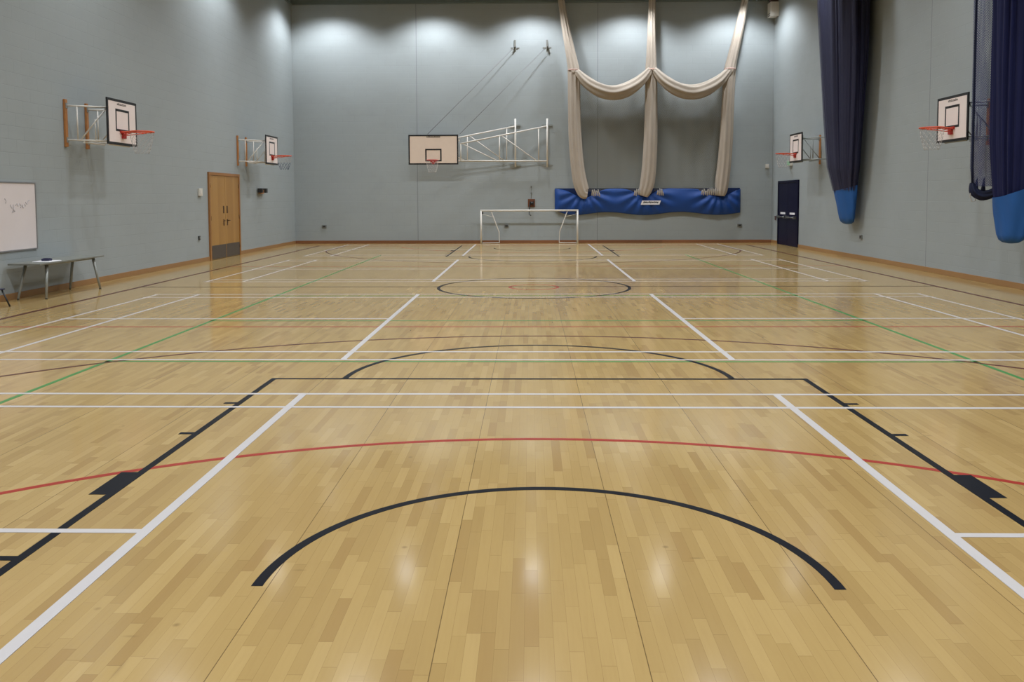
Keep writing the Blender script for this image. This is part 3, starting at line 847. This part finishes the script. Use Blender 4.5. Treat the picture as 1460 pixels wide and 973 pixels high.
fitting('emergency_light', 'L', 27.42, 1.90, .26, .12, .10, M['rail'], 'twin lamp emergency light on the wall below the hoop beyond the wooden door', 'light',
        [('lamp_head', M['dark'], (-.30, -.14, -.03, .11, .03, .17)), ('lamp_head', M['dark'], (.14, .30, -.03, .11, .03, .17))])
for x, lb in ((-7.71, 'grey wall socket low on the end wall, nearest the corner by the wooden door wall'), (-.94, 'grey wall socket low on the end wall framed by the white goal'), (7.63, 'grey wall socket low on the end wall under the blue banner end')):
    fitting('power_socket', 'B', x, .64, .17, .10, .04, M['grey'], lb.replace('nearest the corner', 'near the corner'), 'socket', [('socket_insert', M['dark'], (-.05, .05, -.03, .03, .04, .044))])
fitting('power_socket', 'R', 22.97, .60, .13, .11, .04, M['grey'], 'grey wall socket on the wall below the first hanging blue bag from the navy door', 'socket', [('socket_insert', M['dark'], (-.04, .04, -.03, .03, .04, .044))])
fitting('alarm_call_point', 'R', 30.93, .92, .12, .14, .05, M['redbr'], 'small dark red call point between the navy door and the corner', 'call point', [('call_glass', M['grey'], (-.035, .035, -.04, .035, .05, .054))])
fitting('motion_sensor', 'B', 8.60, 2.80, .11, .16, .07, M['white'], 'small white sensor on the end wall near the navy door corner', 'sensor', [('lens', M['offw'], (-.035, .035, -.06, 0, .07, .085))])
fitting('exit_sign', 'R', 29.25, 2.82, .34, .18, .10, M['offw'], 'small pale green exit sign box over the navy door, behind the hoop board', 'sign', [('sign_face', M['green'], (-.15, .15, -.07, .07, .10, .104))])
t = fitting('box_speaker', 'R', 31.15, 8.36, .42, .50, .30, M['white'], 'white box speaker high in the corner above the navy door', 'speaker',
            [('speaker_grille', M['grey'], (-.16, .16, -.17, -.13, .30, .304)), ('speaker_grille', M['grey'], (-.16, .16, -.24, -.20, .30, .304)), ('mounting_bracket', M['redbr'], (-.10, .10, .25, .50, .0, .28))])

# ------------------------------------------------------------------ high-bay lamps
LAMP = NT('lamp_glass'); LAMP.b.inputs['Base Color'].default_value = (.9, .93, .95, 1)
LAMP.b.inputs['Emission Color'].default_value = (.90, .96, 1, 1); LAMP.b.inputs['Emission Strength'].default_value = 4.0
LM = LAMP.m
ROWS = (2.2, 9.1, 16.3, 23.5, 30.0)
XS = (-7.30, -3.6, 0, 3.6, 7.30)
def housing(b):
    n = 24; prof_ = [(.06, .52), (.12, .50), (.13, .36), (.20, .24), (.27, .10), (.29, 0), (.275, 0), (.255, .10), (.18, .235), (.05, .30)]
    R = [[b.verts.new((r * cos(2 * pi * k / n), r * sin(2 * pi * k / n), z)) for k in range(n)] for r, z in prof_]
    for i in range(len(R) - 1):
        for k in range(n): b.faces.new((R[i][k], R[i][(k + 1) % n], R[i + 1][(k + 1) % n], R[i + 1][k])).smooth = True
    b.faces.new(R[0]); b.faces.new(R[-1])
    tube(b, [(0, 0, .5), (0, 0, ZC - 9.0)], .012, 6)
LZ = 9.0
first = None
for yy in ROWS:
    for xx in XS:
        if first is None:
            first = one('ceiling_lamp', housing, M['beam']); o = first
            pane0 = one('lamp_glass', lambda b: disc_cyl(b, (0, 0, .045), (0, 0, 1), .262, .012, 24), LM, first)
        else:
            o = first.copy(); COL.objects.link(o)
            p = pane0.copy(); COL.objects.link(p); p.parent = o
        o.location = (xx, yy, LZ)
        tag(o, 'high bay lamp hanging from the hall ceiling in a grid of lamps', 'lamp', 'high bay lamps under the ceiling')
        L = bpy.data.lights.new('lamp_light', 'SPOT')
        L.energy = {2.2: 1000, 9.1: 860, 16.3: 780, 23.5: 860, 30.0: 900}[yy]; L.color = (.925, .98, 1.05)
        L.spot_size = math.radians(136); L.spot_blend = .56; L.shadow_soft_size = .22
        lo = bpy.data.objects.new('lamp_light', L); COL.objects.link(lo); lo.location = (xx, yy, LZ + .01)

# ------------------------------------------------------------------ world, camera, view
w = bpy.data.worlds.new('hall'); sc.world = w; w.use_nodes = True
w.node_tree.nodes['Background'].inputs[0].default_value = (.5, .55, .6, 1)
w.node_tree.nodes['Background'].inputs[1].default_value = 0.0

F, YAW, PIT, ROL = 1215.12, .0213, .0613, -.0035
CX_, CH, CYO = -.0681, 1.6916, -130.27
r0 = Vector((cos(YAW), sin(YAW), 0)); f0 = Vector((-sin(YAW), cos(YAW), 0)); up0 = Vector((0, 0, 1))
fw = f0 * cos(PIT) - up0 * sin(PIT); uu = f0 * sin(PIT) + up0 * cos(PIT)
rt = r0 * cos(ROL) + uu * sin(ROL); up = uu * cos(ROL) - r0 * sin(ROL)
cam = bpy.data.cameras.new('camera'); co = bpy.data.objects.new('camera', cam); COL.objects.link(co)
mw = Matrix((rt, up, -fw)).transposed().to_4x4(); mw.translation = Vector((CX_, 0, CH))
co.matrix_world = mw
cam.sensor_fit = 'HORIZONTAL'; cam.sensor_width = 36; cam.lens = F / 1460 * 36
cam.shift_y = CYO / 1460; cam.clip_start = .05; cam.clip_end = 100
sc.camera = co

sc.view_settings.view_transform = 'Standard'
sc.view_settings.look = 'None'
sc.view_settings.gamma = 1.0
sc.view_settings.use_curve_mapping = False
sc.view_settings.exposure = 0.0
sc.cycles.use_denoising = True
sc.cycles.max_bounces = 10
sc.cycles.diffuse_bounces = 6
sc.cycles.transparent_max_bounces = 24
sc.cycles.sample_clamp_indirect = 8
